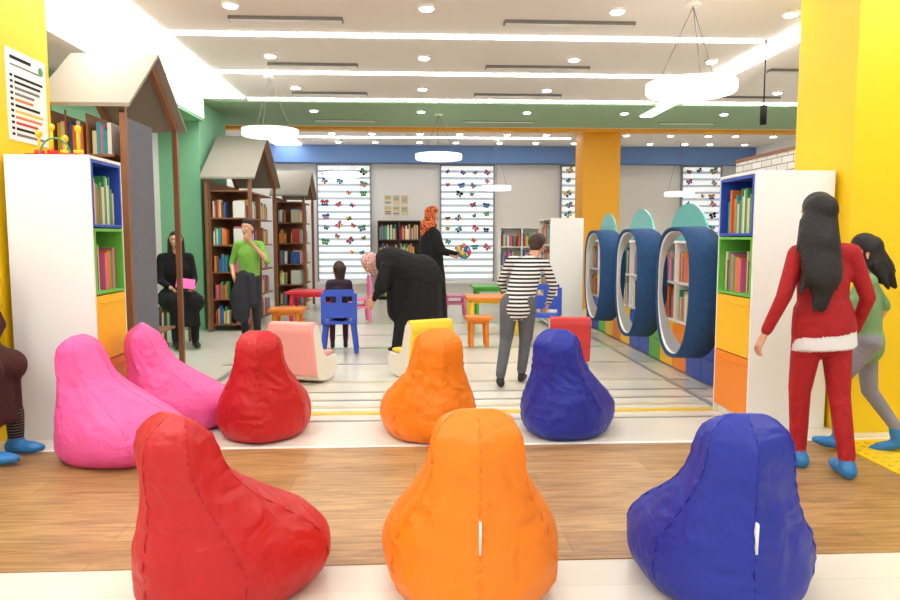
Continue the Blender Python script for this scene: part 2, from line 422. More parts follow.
b=MB(); X0,X1,Y0,Y1=2.5,2.78,5.2,9.95
b.box(X1-.02,X1,Y0,Y1,0,1.22,white); b.box(X0,X1,Y0,Y1,1.2,1.22,white)
for z in (.44,.81): b.box(X0,X1-.02,Y0,Y1,z,z+.02,white)
nU=10; w=(Y1-Y0)/nU
for i in range(nU+1):
    y=Y0+i*w; b.box(X0,X1-.02,max(Y0,y-.01),min(Y1,y+.01),.46,1.2,white)
seq=[co,cb,cb,co,cy,cg,cb,cb,cy,co,cy,cg,cb,cb,co,cy,cg,cb]
nb=14; wb=(Y1-Y0)/nb
for i in range(nb):
    y=Y0+i*wb; c=seq[i]
    b.box(X0-.03,X1-.02,y+.004,y+wb-.004,.02,.22,c); b.box(X0-.03,X1-.02,y+.004,y+wb-.004,.225,.435,c)
b.done('low_bookcase_with_storage_cubes',bevel=.003)
bk=MB(); rr=random.Random(8)
for i in range(nU):
    for z in (.461,.831): books_row(bk,(X0+.02,Y0+i*w+.015),1,w-.03,z,.33,.17,1,rr,.97)
bk.done('books')
def pod(yc,zc=.79,ry=.40,rz=.56):
    # upright felt-covered scoop: deep shell on the near side, tapering to a slim rim on the far side
    e=empty('felt_reading_alcove',(0,0,0)); n=64
    for nm,s0,s1,m,dx in (('felt_shell',0,.035,bfelt,0),('white_liner',.035,.045,white,.012)):
        b=MB(); i=b.mi(m); vs=[]
        for k in range(n):
            t=2*math.pi*k/n; q=(1-math.cos(t))/2
            q=q**.7
            xf=2.17; xb=xf+.05+(2.465-xf-.05)*q
            xf+=dx
            row=[]
            for x,s in ((xf,s0+.008),(xb,s0),(xb,s1),(xf,s1-.004)):
                c,sn=math.cos(t),math.sin(t)
                c=math.copysign(abs(c)**.85,c)
                sn=math.copysign(abs(sn)**(.5 if sn>0 else 1.0),sn)
                row.append(b.bm.verts.new((x,yc+(ry-s)*c,zc+(rz-s)*sn)))
            vs.append(row)
        for k in range(n):
            for j in range(4):
                f=b.bm.faces.new([vs[k][j],vs[(k+1)%n][j],vs[(k+1)%n][(j+1)%4],vs[k][(j+1)%4]]); f.material_index=i; f.smooth=True
        b.done(nm,e)
for y in (5.82,7.12,8.5): pod(y)
for y,rr_ in ((6.65,.48),(8.05,.46),(9.45,.42)):
    b=MB(); pts=[(2.62,y+rr_*math.cos(math.pi*k/20),1.222+.36*math.sin(math.pi*k/20)) for k in range(21)]
    b.prism(pts,(.02,0,0),teal); b.done('teal_arch_panel')
slab('wall_partition',2.80,2.86,4.96,6.05,0,1.9,brick_mat())
slab('trim_%d'%n,2.79,2.87,4.96,6.06,1.9,1.925,wood); n+=1

b=MB(); b.box(-2.499,-2.492,4.52,4.98,1.86,2.42,white)
rr=random.Random(2)
for i in range(11):
    z=1.89+i*.036; b.box(-2.4925,-2.490,4.60,4.60+rr.uniform(.2,.34),z,z+.016,rr.choice([black,BOOKS[0],BOOKS[3],darkg,black,BOOKS[7],darkg]))
    b.box(-2.4925,-2.490,4.55,4.58,z,z+.016,black)
b.box(-2.4925,-2.490,4.56,4.9,2.32,2.33,darkg); b.box(-2.4925,-2.490,4.56,4.8,2.36,2.38,black)
b.rc((-2.492,4.92,2.35),(-2.491,4.92,2.35),.03,.03,BOOKS[4],caps=(0,0))
b.done('wall_poster')
b=MB()
for i in range(3):
    for j in range(2):
        b.box(-.62+i*.17,-.48+i*.17,YB-.008,YB-.001,1.72+j*.22,1.91+j*.22,BOOKS[9])
        for k in range(4): b.box(-.61+i*.17,-.5+i*.17,YB-.010,YB-.008,1.75+j*.22+k*.035,1.765+j*.22+k*.035,BOOKS[(i+j+k)%8])
b.done('notice_sheets')
b=MB(); z=1.751; tr=mat('toy_red','#d8322c',.4); ty=mat('toy_yellow','#f0c419',.4)
b.box(-2.40,-2.08,4.5,4.7,z,z+.02,tr)
for x,h in ((-2.36,.12),(-2.28,.16),(-2.2,.09),(-2.12,.15)):
    b.cyl((x,4.6,z+.02),(x,4.6,z+.02+h),.008,ty); b.rc((x,4.6,z+.03+h),(x,4.6,z+.035+h),.02,.02,ty)
    b.cyl((x,4.6,z+.02),(x,4.6,z+.05),.03,[tr,ty][int(h*100)%2])
for k in range(10):
    a0=math.pi*k/10; a1=math.pi*(k+1)/10
    b.cyl((-2.24-.09*math.cos(a0),4.55,z+.02+.1*math.sin(a0)),(-2.24-.09*math.cos(a1),4.55,z+.02+.1*math.sin(a1)),.006,BOOKS[4],n=8)
b.done('wooden_bead_toy')

# ------------------------------------------------------------ bean bags
R=math.radians
def beanbag(x,y,rz,m,s=1,seed=0,tag=False,h=1):
    prof=[(0.0,.05,.20,.25),(.012,.05,.265,.33),(.06,.06,.30,.38),(.13,.065,.315,.39),(.20,.055,.308,.375),(.27,.02,.285,.34),(.33,-.025,.255,.285),(.39,-.07,.225,.235),
          (.45,-.115,.197,.187),(.50,-.145,.178,.16),(.55,-.165,.165,.145),(.61,-.18,.156,.13),(.665,-.188,.146,.108),(.70,-.192,.128,.078),(.725,-.195,.105,.042),(.742,-.198,.075,.016),(.748,-.199,.055,.006)]
    P=[]
    for i in range(len(prof)-1):
        k=4 if 1<i<13 else 2
        for q in range(k):
            f=q/k
            if 0<i<len(prof)-2:
                a=[]
                for j in range(4):
                    p0,p1,p2,p3=prof[i-1][j],prof[i][j],prof[i+1][j],prof[i+2][j]
                    a.append(p1+(p2-p1)*f if j==0 else .5*((2*p1)+(-p0+p2)*f+(2*p0-5*p1+4*p2-p3)*f*f+(-p0+3*p1-3*p2+p3)*f**3))
                P.append(tuple(a))
            else: P.append(tuple(prof[i][j]+(prof[i+1][j]-prof[i][j])*f for j in range(4)))
    P.append(prof[-1])
    b=MB(); n=120; rings=[]; seams={q:[] for q in range(6)}
    def hexr(t):
        a=(t-math.pi/6)%(math.pi/3)
        return math.cos(math.pi/6)/math.cos(a-math.pi/6)
    for (z,yc,rx,ry) in P:
        r=[]
        hb=.25+.75*max(0,min(1,(z-.38)/.2))
        if z>.70: hb=.5
        for k in range(n):
            t=2*math.pi*k/n
            dmin=min(abs((t-(math.pi/6+q*math.pi/3)+math.pi)%(2*math.pi)-math.pi) for q in range(6))
            c,sn=math.cos(t),math.sin(t)
            w=1+hb*(hexr(t)*1.06-1)
            if .004<z<.71:
                amp=min(1,z/.05)
                puck=math.exp(-(dmin/.10)**2)*.013*math.sin(z*120+seed*2+2*noise.noise(V((t*2,z*5,seed))))
                folds=abs(noise.noise(V((c*2.2+seed,sn*2.2,z*13+c*2.5))))*.085*math.exp(-((z-.43)/.12)**2)
                big=noise.noise(V((c*1.5,sn*1.5+seed*3,z*4+seed)))*.04
                rid=(.25-abs(noise.noise(V((c*2.6+seed*2,sn*2.6,z*6.5+sn)))))*.05
                small=noise.noise(V((c*5,sn*5,z*12+seed)))*.008
                w+=amp*(puck-folds+big+small+rid*.6)
                w-=.012*math.exp(-(dmin/.03)**2)
            p=V((rx*c*w,yc+ry*sn*w,z*h)); r.append(p)
            for q in range(6):
                if k==round((math.pi/6+q*math.pi/3)/(2*math.pi)*n)%n: seams[q].append(p*s)
        rings.append(r)
    b.loft([[p*s for p in r] for r in rings],m)
    for q in range(6):
        pts=seams[q][3:-3:2]
        for p0,p1 in zip(pts,pts[1:]): b.cyl(p0,p1,.0026*s,m,n=6)
    if tag:
        b.box(-.0035*s,.0035*s,-.010,.012,-.05*s,.05*s,white,Matrix.Translation((.0*s,-.318*s,.335*s*h))@Matrix.Rotation(R(3),4,'X'))
    o=b.done('bean_bag_chair',smooth=True,loc=(x,y,.004 if y<4.11 and y>2.3 else .001),rz=rz)
    return o
def fab(n,h): return mat(n,h,.45,bump=.12,bscale=260,var=.05,wrinkle=.42,wscale=7)
br_=fab('red_fabric','#c00f18'); bo=fab('orange_fabric','#f68406'); bb=fab('blue_fabric','#182a9c'); bp=fab('pink_fabric','#ee5ba2')
beanbag(-.68,2.42,R(-35),br_,.95,1,h=.96)
beanbag(.20,2.44,R(0),bo,1.04,2,True,h=.89)
beanbag(1.10,2.40,R(-5),bb,1.0,3,True,h=.90)
beanbag(-.97,4.46,R(5),br_,.95,4,h=.97)
beanbag(.09,4.40,R(15),bo,.97,5,h=.97)
beanbag(.97,4.42,R(-30),bb,.95,6,h=.97)
beanbag(-1.73,4.02,R(-100),bp,.98,7,h=.95)
beanbag(-1.61,4.68,R(-78),bp,.93,8)

# ------------------------------------------------------------ kids furniture
def kchair(x,y,rz,m,name='kids_chair',s=1):
    b=MB(); w=.19; t=.022
    for sx in (-1,1):
        for sy in (-1,1):
            b.rc((sx*(w-.01),sy*.16,.02),(sx*(w-.045),sy*.13,.34),.026,.03,m,caps=(.3,1))
    b.box(-w,w,-.18,.18,.33,.36,m)
    b.box(-w,-w+.05,-.19,-.155,.36,.66,m); b.box(w-.05,w,-.19,-.155,.36,.66,m)
    b.box(-w+.03,w-.03,-.185,-.16,.40,.56,m); b.box(-w+.03,w-.03,-.185,-.16,.63,.70,m)
    b.box(-.03,.03,-.185,-.16,.55,.64,m)
    for sx in (-1,1): b.box(sx*(w-.03)-.02,sx*(w-.03)+.02,-.15,.14,.22,.25,m)
    return b.done(name,bevel=.012,loc=(x,y,.004),rz=rz)
def ktable(x,y,w,d,h,mt,ml,name='kids_table'):
    b=MB(); b.box(-w/2,w/2,-d/2,d/2,h-.035,h,mt)
    b.box(-w/2+.05,w/2-.05,-d/2+.05,d/2-.05,h-.08,h-.035,ml)
    for sx in (-1,1):
        for sy in (-1,1): b.rc((sx*(w/2-.06),sy*(d/2-.06),.02),(sx*(w/2-.07),sy*(d/2-.07),h-.05),.026,.032,ml,caps=(.3,.5))
    return b.done(name,bevel=.012,loc=(x,y,.004))
pb=mat('blue_plastic','#3157c4',.35); pr=mat('red_plastic','#e0303a',.35); pg=mat('green_plastic','#5cc043',.35); pp=mat('pink_plastic','#ee7fae',.35); po=mat('orange_plastic','#f08a24',.4); py_=mat('yellow_plastic','#f5cf3a',.4)
kchair(-.82,7.62,R(4),pb); kchair(1.50,8.1,R(160),pb)
kchair(.62,10.9,R(-90),pp); kchair(-.85,10.4,R(100),pp); kchair(1.9,11.1,R(90),po)
ktable(-1.5,10.1,.6,.6,.5,pr,pr); ktable(1.25,11.0,.7,.6,.5,pg,pg); ktable(1.0,9.0,.7,.6,.5,po,py_)
ktable(-1.62,8.95,.42,.42,.36,po,po,'kids_stool'); ktable(.72,7.9,.3,.3,.36,po,po,'kids_stool')
kchair(.2,11.7,R(180),py_)
cream=mat('cream_vinyl','#ece4d4',.4)
def rocker(x,y,rz,m,s=1):
    b=MB(); w=.2*s
    pr_=[(-.20,.10),(-.16,.035),(-.06,.005),(.06,.0),(.15,.02),(.21,.07),(.22,.14),(.19,.20),(.02,.20),(-.06,.24),(-.14,.46),(-.19,.50),(-.25,.49),(-.27,.44)]
    pr_=[(a*s,c*s) for a,c in pr_]
    b.prism([(-w,a,c) for a,c in pr_],(2*w,0,0),cream)
    b.prism([(-w*.98,-.215*s,.08*s),(-w*.98,-.285*s,.44*s),(-w*.98,-.262*s,.50*s),(-w*.98,-.21*s,.515*s),(-w*.98,-.15*s,.49*s),(-w*.98,-.20*s,.47*s),(-w*.98,-.235*s,.42*s),(-w*.98,-.175*s,.06*s)],(2*w*.98,0,0),m)
    b.prism([(-w*.9,-.05*s,.245*s),(-w*.9,.0,.205*s),(-w*.9,.18*s,.205*s),(-w*.9,.17*s,.235*s),(-w*.9,.02*s,.24*s)],(2*w*.9,0,0),m)
    return b.done('kids_foam_rocker_seat',bevel=.016,loc=(x,y,.004),rz=rz)
salm=mat('salmon_vinyl','#efa59a',.5); yv=mat('yellow_vinyl','#f0d230',.5); rv=mat('red_vinyl','#d83a3a',.5)
rocker(-.97,6.15,R(-16),salm,1.06); rocker(.03,6.3,R(26),yv,1.05); rocker(1.5,6.75,R(-8),rv,.98)

# ------------------------------------------------------------ people
def frame(u,side):
    sd=side-u*side.dot(u)
    if sd.length<.05: sd=V((0,1,0))-u*u.y
    if sd.length<.05: sd=V((0,0,1))-u*u.z
    sd.normalize(); return sd,u.cross(sd)
def blob(name,prims,parent,voxel,it=4,fac=.5):
    b=MB(); dm=prims[0][4]
    for p in prims: b.rc(p[0],p[1],p[2],p[3],dm,p[5],p[6],p[7])
    o=b.done('tmp')
    r=o.modifiers.new('r','REMESH'); r.mode='VOXEL'; r.voxel_size=voxel
    sm=o.modifiers.new('s','SMOOTH'); sm.factor=fac; sm.iterations=it
    dg=bpy.context.evaluated_depsgraph_get(); dg.update()
    me=bpy.data.meshes.new_from_object(o.evaluated_get(dg)); bpy.data.objects.remove(o)
    me.name=name; me.materials.clear(); ms=[]
    for p in prims:
        if p[4] not in ms: ms.append(p[4])
    for m in ms: me.materials.append(m)
    nf=len(me.polygons); 
    cen=np.zeros(nf*3); me.polygons.foreach_get('center',cen); cen=cen.reshape(-1,3)
    best=np.full(nf,1e9); idx=np.zeros(nf,dtype=np.int32)
    for p in prims:
        a=np.array(p[0],float); bb_=np.array(p[1],float); u=V(p[1])-V(p[0]); L=u.length; u=u/L if L>1e-6 else V((0,0,1))
        sd,ot=frame(u,V(p[5])); u_=np.array(u); 
        ax=(cen-a)@u_
        t=np.clip(ax/max(L,1e-6),0,1); c=a+t[:,None]*(bb_-a); r_=p[2]+t*(p[3]-p[2]); d=cen-c
        q=np.sqrt((d@np.array(sd)/r_)**2+(d@np.array(ot)/(r_*p[6]))**2+(d@u_/r_)**2)
        dist=(q-1)*r_
        if p[7][1]==0: dist=dist+np.clip(ax-L-.006,0,None)*20
        if p[7][0]==0: dist=dist+np.clip(-ax-.006,0,None)*20
        k=dist<best; best[k]=dist[k]; idx[k]=ms.index(p[4])
    me.polygons.foreach_set('material_index',idx); me.polygons.foreach_set('use_smooth',np.ones(nf,dtype=bool)); me.update()
    o=bpy.data.objects.new(name,me); link(o,parent); return o
def P(a,b,ra,rb,m,side=(1,0,0),flat=1,caps=(1,1)): return (V(a),V(b),ra,rb,m,V(side),flat,caps)

def make_head(parent,c,hh,yaw=0,pitch=0,roll=0,hair=None,hm=None,sk=skin,brow=None):
    M=Matrix.Translation(V(c))@Matrix.Rotation(yaw,4,'Z')@Matrix.Rotation(pitch,4,'X')@Matrix.Rotation(roll,4,'Y')@Matrix.Scale(hh,4)
    R3=M.to_3x3().normalized()
    def T(a,b,ra,rb,m,side=(1,0,0),flat=1,caps=(1,1)): return P(M@V(a),M@V(b),ra*hh,rb*hh,m,R3@V(side),flat,caps)
    pr=[T((0,-.10,.14),(0,.02,.13),.34,.33,sk),T((0,.06,.02),(0,.13,-.30),.27,.16,sk),T((0,.1,.12),(0,.1,-.1),.27,.25,sk),
        T((0,.34,.04),(0,.405,-.10),.035,.05,sk),T((0,.36,-.11),(0,.37,-.12),.065,.065,sk,(1,0,0),.6),
        T((.34,-.02,.03),(.32,-.0,-.12),.06,.04,sk,(0,1,0),.6),T((-.34,-.02,.03),(-.32,0,-.12),.06,.04,sk,(0,1,0),.6),
        T((0,-.06,-.2),(0,-.10,-.62),.22,.22,sk),T((-.06,.285,-.235),(.06,.285,-.235),.05,.05,lip,(0,1,0),1)]
    blob('head',pr,parent,max(.0055,hh*.028),3)
    b=MB()
    for s in (-1,1):
        e=M@V((s*.13,.305,.03)); b.rc(e,e+V((0,0,.0005)),.058*hh,.058*hh,eyew,n=12)
        e=M@V((s*.13,.345,.03)); b.rc(e,e+V((0,0,.0005)),.027*hh,.027*hh,iris,n=10)
        b.rc(M@V((s*.07,.36,.135)),M@V((s*.21,.31,.135)),.015*hh,.012*hh,brow or hairm,n=8)
    b.done('eyes_and_brows',parent)
    if hair:
        blob('hair' if hm in (hairm,hairb) else 'headscarf',[T(*(list(h[:4])+[hm]+list(h[4:]))) for h in hair],parent,max(.008,hh*.045),3)
SHORT=[((0,-.12,.16),(0,-.04,.27),.375,.34),((0,-.15,0),(0,-.16,-.12),.30,.25),((-.12,.10,.40),(.12,.10,.40),.15,.15)]
BUN=[((0,-.12,.16),(0,-.06,.27),.38,.33),((0,-.17,0),(0,-.18,-.15),.32,.27)]
BOB=BUN+[((-.28,-.08,.1),(-.33,-.06,-.55),.14,.12),((.28,-.08,.1),(.33,-.06,-.55),.14,.12),((0,-.2,-.1),(0,-.2,-.7),.3,.25)]
SCARF=[((0,-.12,.14),(0,-.05,.22),.42,.37),((0,-.12,-.1),(0,-.08,-.5),.38,.34),((0,.06,-.50),(0,.04,-.66),.26,.36),((-.42,-.05,-.80),(.42,-.05,-.80),.30,.30),((0,.12,-.7),(0,.16,-1.2),.38,.26),((0,-.15,-.7),(0,-.2,-1.2),.42,.30)]

def hand(parent,w,d,thumb,palm,s,curl=.35,m=skin,name='hand'):
    z=V(d).normalized(); x=V(thumb)-z*V(thumb).dot(z); x.normalize(); y=z.cross(x)
    if y.dot(V(palm))<0: y=-y
    def Q(a): return V(w)+(x*a[0]+y*a[1]+z*a[2])*s
    pr=[P(Q((.012,0,.02)),Q((.02,0,.075)),.018*s,.016*s,m,x,.8),P(Q((-.012,0,.02)),Q((-.02,0,.072)),.018*s,.015*s,m,x,.8),P(Q((0,0,-.02)),Q((0,0,.03)),.024*s,.026*s,m,x,.75),P(Q((0,0,.03)),Q((0,0,.075)),.026*s,.030*s,m,x,.5)]
    for bx,L,sp in ((.029,.068,.09),(.010,.078,.02),(-.009,.073,-.04),(-.027,.057,-.12)):
        p=V((bx,0,.083)); ang=curl*.5
        for k,(f,ra,rb) in enumerate(((.45,.0088,.008),(.30,.008,.0074),(.25,.0074,.0062))):
            q=p+V((sp*L*f*2,math.sin(ang)*L*f,math.cos(ang)*L*f)); pr.append(P(Q(p),Q(q),ra*s,rb*s,m)); p=q; ang+=curl
    p=V((.024,.004,.02))
    for dx,dy,dz,ra,rb in ((.022,.008,.026,.013,.0105),(.012,.006,.026,.0105,.009),(.004,.006,.022,.009,.0075)):
        q=p+V((dx,dy,dz)); pr.append(P(Q(p),Q(q),ra*s,rb*s,m)); p=q
    blob(name,pr,parent,.0042*s,2,.4)

def stand(H,hh=None):
    k=H/1.7; hh=hh or .225*k**.6
    J=dict(pel=(0,0,.90*k),che=(0,0,1.22*k),nek=(0,-.01,1.42*k),hd=(0,.015,H-.5*hh),
      sa=(-.165*k,-.01,1.36*k),sb=(.165*k,-.01,1.36*k),ea=(-.21*k,-.03,1.08*k),eb=(.21*k,-.03,1.08*k),wa=(-.23*k,.04,.85*k),wb=(.23*k,.04,.85*k),
      ha=(-.085*k,0,.88*k),hb=(.085*k,0,.88*k),ka=(-.09*k,.01,.48*k),kb=(.09*k,.01,.48*k),fa=(-.09*k,-.02,.085),fb=(.09*k,-.02,.085),
      da=(0,1,0),db=(0,1,0))
    return J,k,hh
def person(name,loc,rz,J,k,hh,top,bot,shoe,sleeve=True,hair=SHORT,hm=hairm,head=(0,0,0),extra=(),fat=1,hcurl=(.35,.35),hth=((0,1,0),(0,1,0)),hpalm=((1,0,0),(-1,0,0)),shoe_r=1,legr=1,voxel=.013,skinm=skin,zoff=0):
    e=empty(name,(loc[0],loc[1],zoff),rz)
    j={a:V(b) for a,b in J.items()}
    sd=(j['sb']-j['sa']).normalized(); hs=(j['hb']-j['ha']).normalized(); f=fat*k
    pr=[P(j['ha'],j['hb'],.095*f,.095*f,bot,(0,1,0),.95),
        P(j['pel'],j['che'],.145*f,.155*f,top,sd,.72),P(j['pel']+(j['pel']-j['che']).normalized()*.03,j['pel'],.15*f,.15*f,top,hs,.8),
        P(j['che'],j['nek']*.75+j['che']*.25,.15*f,.085*f,top,sd,.72),
        P(j['sa']*.9+j['sb']*.1,j['sb']*.9+j['sa']*.1,.062*k,.062*k,top,(0,1,0),1),
        P(j['nek'],j['nek']*.6+j['hd']*.4,.05*k,.045*k,skinm)]
    for q in 'ab':
        s_,e_,w_=j['s'+q],j['e'+q],j['w'+q]
        pr+= [P(s_,e_,.056*f,.045*f,top),P(e_,w_*.9+e_*.1 if sleeve else w_,.044*f if sleeve else .038*k,(.034 if sleeve else .025)*k,top if sleeve else skinm)]
        if sleeve: pr.append(P(w_*.85+e_*.15,w_,.026*k,.024*k,skinm))
        else: pr.append(P(s_*.35+e_*.65,e_*.95+s_*.05,.05*f,.05*f,top))
        h_,k_,a_=j['h'+q],j['k'+q],j['f'+q]
        pr+= [P(h_,k_,.088*f*legr,.062*k*legr,bot),P(k_,a_+V((0,0,.03)),.060*k*legr,.046*k*legr,bot)]
        d=V(j['d'+q]).normalized(); g=V((a_.x,a_.y,.042 if a_.z<.12 else a_.z-.04))
        up=V((0,0,1)); sdd=d.cross(up)
        if sdd.length<.1: sdd=V((1,0,0))
        pr+= [P(a_,g-d*.03,.04*k*shoe_r,.040*k*shoe_r,shoe),P(g-d*.03,g+d*.10*k,.040*k*shoe_r,.042*k*shoe_r,shoe,sdd,.85),P(g+d*.08*k,g+d*.15*k,.042*k*shoe_r,.030*k*shoe_r,shoe,sdd,.8)]
    pr+=list(extra)
    blob('body',pr,e,voxel*max(.8,k),4)
    for i,q in enumerate('ab'):
        w_=j['w'+q]; d=(w_-j['e'+q])
        hand(e,w_,d,hth[i],hpalm[i],max(.8,k)*.97,hcurl[i],skinm)
    make_head(e,j['hd'],hh,head[0],head[1],head[2],hair,hm,skinm)
    return e
redc=mat('red_cloth','#a81218',.8,bump=.3,bscale=120,var=.1,wrinkle=.4); whc=mat('white_cloth','#e9e6e4',.8); bluec=mat('blue_shoe_cover','#2b7fc0',.4,bump=.6,bscale=40)
redp=mat('red_trouser_cloth','#b01a20',.8,bump=.3,bscale=90,var=.08,wrinkle=.5)
# 1. girl in red
J,k,hh=stand(1.47,.215)
J.update(hd=(-.05,.02,1.355),nek=(-.02,-.005,1.215),che=(-.01,0,1.05),sa=(-.155,.0,1.165),sb=(.125,-.02,1.17),
  ea=(-.235,-.03,.95),wa=(-.295,.03,.75),eb=(.205,-.05,.94),wb=(.215,.06,.745),fa=(-.03,.12,.085),ka=(-.06,.08,.44),fb=(.12,-.07,.085),kb=(.10,-.01,.44),da=(-.2,1,0),db=(.15,1,0))
HL=[((0,-.12,.16),(0,-.03,.25),.41,.37),((0,-.18,.05),(.0,-.30,-.65),.40,.50,(1,0,0),.62),((.0,-.30,-.65),(.12,-.42,-1.35),.52,.50,(1,0,0),.48),((.12,-.42,-1.35),(.26,-.38,-2.15),.48,.16,(1,0,0),.5),
    ((.25,-.1,-.2),(.42,-.25,-.9),.18,.14),((-.25,-.1,-.2),(-.38,-.25,-.9),.18,.12),((.3,-.35,-1.0),(.58,-.35,-1.7),.16,.04),((-.15,-.35,-1.2),(-.28,-.35,-1.95),.18,.05),((.05,-.4,-1.6),(.08,-.4,-2.3),.14,.05)]
ex=[P((-.0,0,.84),(0.01,0,.76),.158,.168,redc,(1,0,0),.75,(1,0)),P((0.01,0,.76),(.015,0,.675),.160,.166,whc,(1,0,0),.75,(0,0))]
person('girl_in_red',(2.12,3.52),R(2),J,k,hh,redc,redp,bluec,hair=HL,hm=hairm,head=(R(0),R(-8),R(12)),extra=ex,fat=1.0,shoe_r=1.2,legr=1.08,hpalm=((1,0,0),(-1,0,0)),voxel=.0105,zoff=.004)
# 2. running child
grc=mat('green_cloth','#7ca06a',.85,wrinkle=.4); jeans=mat('grey_denim','#8b8a90',.85,var=.2,wrinkle=.4)
J,k,hh=stand(1.28,.2)
J.update(pel=(0,0,.66),che=(0,.02,.90),nek=(0,.02,1.05),hd=(0,.04,1.155),sa=(-.13,.02,1.00),sb=(.13,.0,1.0),ea=(-.19,.12,.84),wa=(-.14,.26,.84),eb=(.19,-.10,.84),wb=(.2,-.04,.68),
  ha=(-.065,0,.65),hb=(.065,0,.65),ka=(-.07,.15,.40),kb=(.07,-.03,.35),fa=(-.06,.13,.085),fb=(.06,-.17,.12),da=(0,1,.1),db=(0,1,-.35))
HR=[((0,-.12,.16),(0,-.03,.25),.41,.37),((0,-.15,.0),(.0,-.45,-.45),.38,.32),((.0,-.45,-.45),(.0,-.75,-1.0),.30,.08),((0,-.3,-.1),(.0,-.75,-.55),.30,.06),((-.2,-.2,-.3),(-.3,-.5,-1.0),.22,.06),((.2,-.2,-.3),(.3,-.5,-.9),.22,.06)]
person('running_child',(2.62,3.90),R(62),J,k,hh,grc,jeans,bluec,sleeve=False,hair=HR,head=(R(10),R(-5),0),shoe_r=1.2,zoff=.004)
# 3. boy in striped shirt
strp=stripes_mat('striped_cloth','#17181c','#e8e6e2',30,2,.5)
J,k,hh=stand(1.36,.2)
J.update(pel=(.02,0,.71),che=(.09,.09,.95),nek=(.14,.16,1.08),hd=(.19,.22,1.18),sa=(-.04,.13,1.05),sb=(.25,.12,1.03),ea=(-.12,.20,.86),wa=(-.06,.36,.76),eb=(.33,.12,.83),wb=(.30,.26,.68),
  ha=(-.055,0,.70),hb=(.09,0,.70),ka=(-.08,.02,.39),kb=(.09,.10,.38),fa=(-.13,-.12,.085),fb=(.06,.10,.085),da=(-.1,1,0),db=(.3,1,0))
gj=mat('dark_grey_denim','#5d5f66',.85,var=.2,wrinkle=.5); dsh=mat('black_shoe','#1c1c22',.5)
person('boy_in_striped_shirt',(.85,5.85),R(-5),J,k,hh,strp,gj,dsh,hm=hairb,head=(R(-30),R(-25),0),legr=1.15,fat=1.05,voxel=.012)
# 4. standing woman with orange headscarf
orh=pattern_mat('orange_headscarf',['#2a1a18','#d8561f','#e8893a','#b8401a'],28)
J,k,hh=stand(1.70,.23)
J.update(eb=(.22,.10,1.08),wb=(.14,.36,1.02),ea=(-.2,.05,1.08),wa=(-.1,.30,1.0))
ex=[P((0,0,1.22),(0,-.02,.75),.19,.24,black,(1,0,0),.85),P((0,-.02,.75),(0,-.03,.05),.24,.30,black,(1,0,0),.9,(1,0)),P((-.17,0,1.33),(-.23,.05,1.06),.075,.085,black),P((.17,0,1.33),(.22,.08,1.08),.075,.085,black)]
person('woman_in_orange_headscarf',(.24,10.25),R(-80),J,k,hh,black,black,dsh,hair=SCARF,hm=orh,head=(0,R(-15),0),extra=ex,voxel=.015)
b=MB(); 
for i,(dx,dz,m) in enumerate(((0,0,BOOKS[3]),(.05,.04,BOOKS[1]),(.1,0,BOOKS[0]),(.04,-.06,BOOKS[4]),(-.05,.05,BOOKS[3]),(.02,.1,BOOKS[7]))): b.rc((.68+dx,10.12,1.03+dz),(.685+dx,10.12,1.05+dz),.03,.03,m)
for k_ in range(12):
    a0=2*math.pi*k_/12; a1=2*math.pi*(k_+1)/12
    b.cyl((.71+.09*math.cos(a0),10.12,1.05+.09*math.sin(a0)),(.71+.09*math.cos(a1),10.12,1.05+.09*math.sin(a1)),.012,BOOKS[1],n=8)
b.done('bead_ring_toy')
# 5. bending woman in black
rwh=pattern_mat('red_white_headscarf',['#e8e0dc','#b5302f','#e3d6d0','#a02a2a'],40)
J,k,hh=stand(1.62,.225)
J.update(pel=(0,-.16,.83),che=(0,.14,.99),nek=(0,.30,1.0),hd=(0,.39,.97),sa=(-.16,.22,.96),sb=(.16,.22,.96),ea=(-.18,.28,.74),wa=(-.12,.36,.60),eb=(.18,.28,.74),wb=(.12,.36,.62),
  ha=(-.085,-.18,.80),hb=(.085,-.18,.80),ka=(-.1,-.10,.46),kb=(.1,-.10,.46),fa=(-.1,-.15,.085),fb=(.1,.05,.085))
ex=[P((0,.15,.98),(0,-.14,.84),.21,.25,black,(1,0,0),.85),P((0,-.14,.84),(0,-.10,.06),.24,.30,black,(1,0,0),.95,(1,0)),P((0,.1,.9),(0,.12,.5),.2,.15,black,(1,0,0),.7),P((-.16,.22,.94),(-.18,.28,.74),.075,.08,black),P((.16,.22,.94),(.18,.28,.74),.075,.08,black)]
person('bending_woman_in_black',(-.08,7.5),R(92),J,k,hh,black,black,dsh,hair=SCARF[:3],hm=rwh,head=(R(25),R(-45),0),extra=ex,voxel=.015)
# 6. boy in green
gsh=mat('lime_shirt_cloth','#7fb648',.8,wrinkle=.4); navy=mat('charcoal_cloth','#2a2b33',.85,wrinkle=.4)
J,k,hh=stand(1.46,.212)
J.update(ea=(-.25,.06,.98),wa=(-.10,.17,1.20),eb=(.22,-.02,.94),wb=(.12,.16,.80))
person('boy_in_green_shirt',(-1.95,8.35),R(170),J,k,hh,gsh,navy,dsh,sleeve=False,head=(R(-12),0,0),hth=((1,0,0),(0,0,1)),hpalm=((0,-1,0),(-1,0,0)),hcurl=(.7,.7))
jk=[P((-.0,.12,.80),(-.04,.10,.55),.07,.12,navy,(1,0,0),.5),P((-.04,.10,.55),(-.03,.08,.36),.12,.10,navy,(1,0,0),.45),P((.08,.12,.78),(.10,.08,.48),.06,.05,navy)]
je=empty('folded_jacket',(-2.0,8.2,.02),R(10)); blob('cloth',[P(p[0]+V((.02,-.20,0)),p[1]+V((.02,-.20,0)),*p[2:]) for p in jk],je,.014)
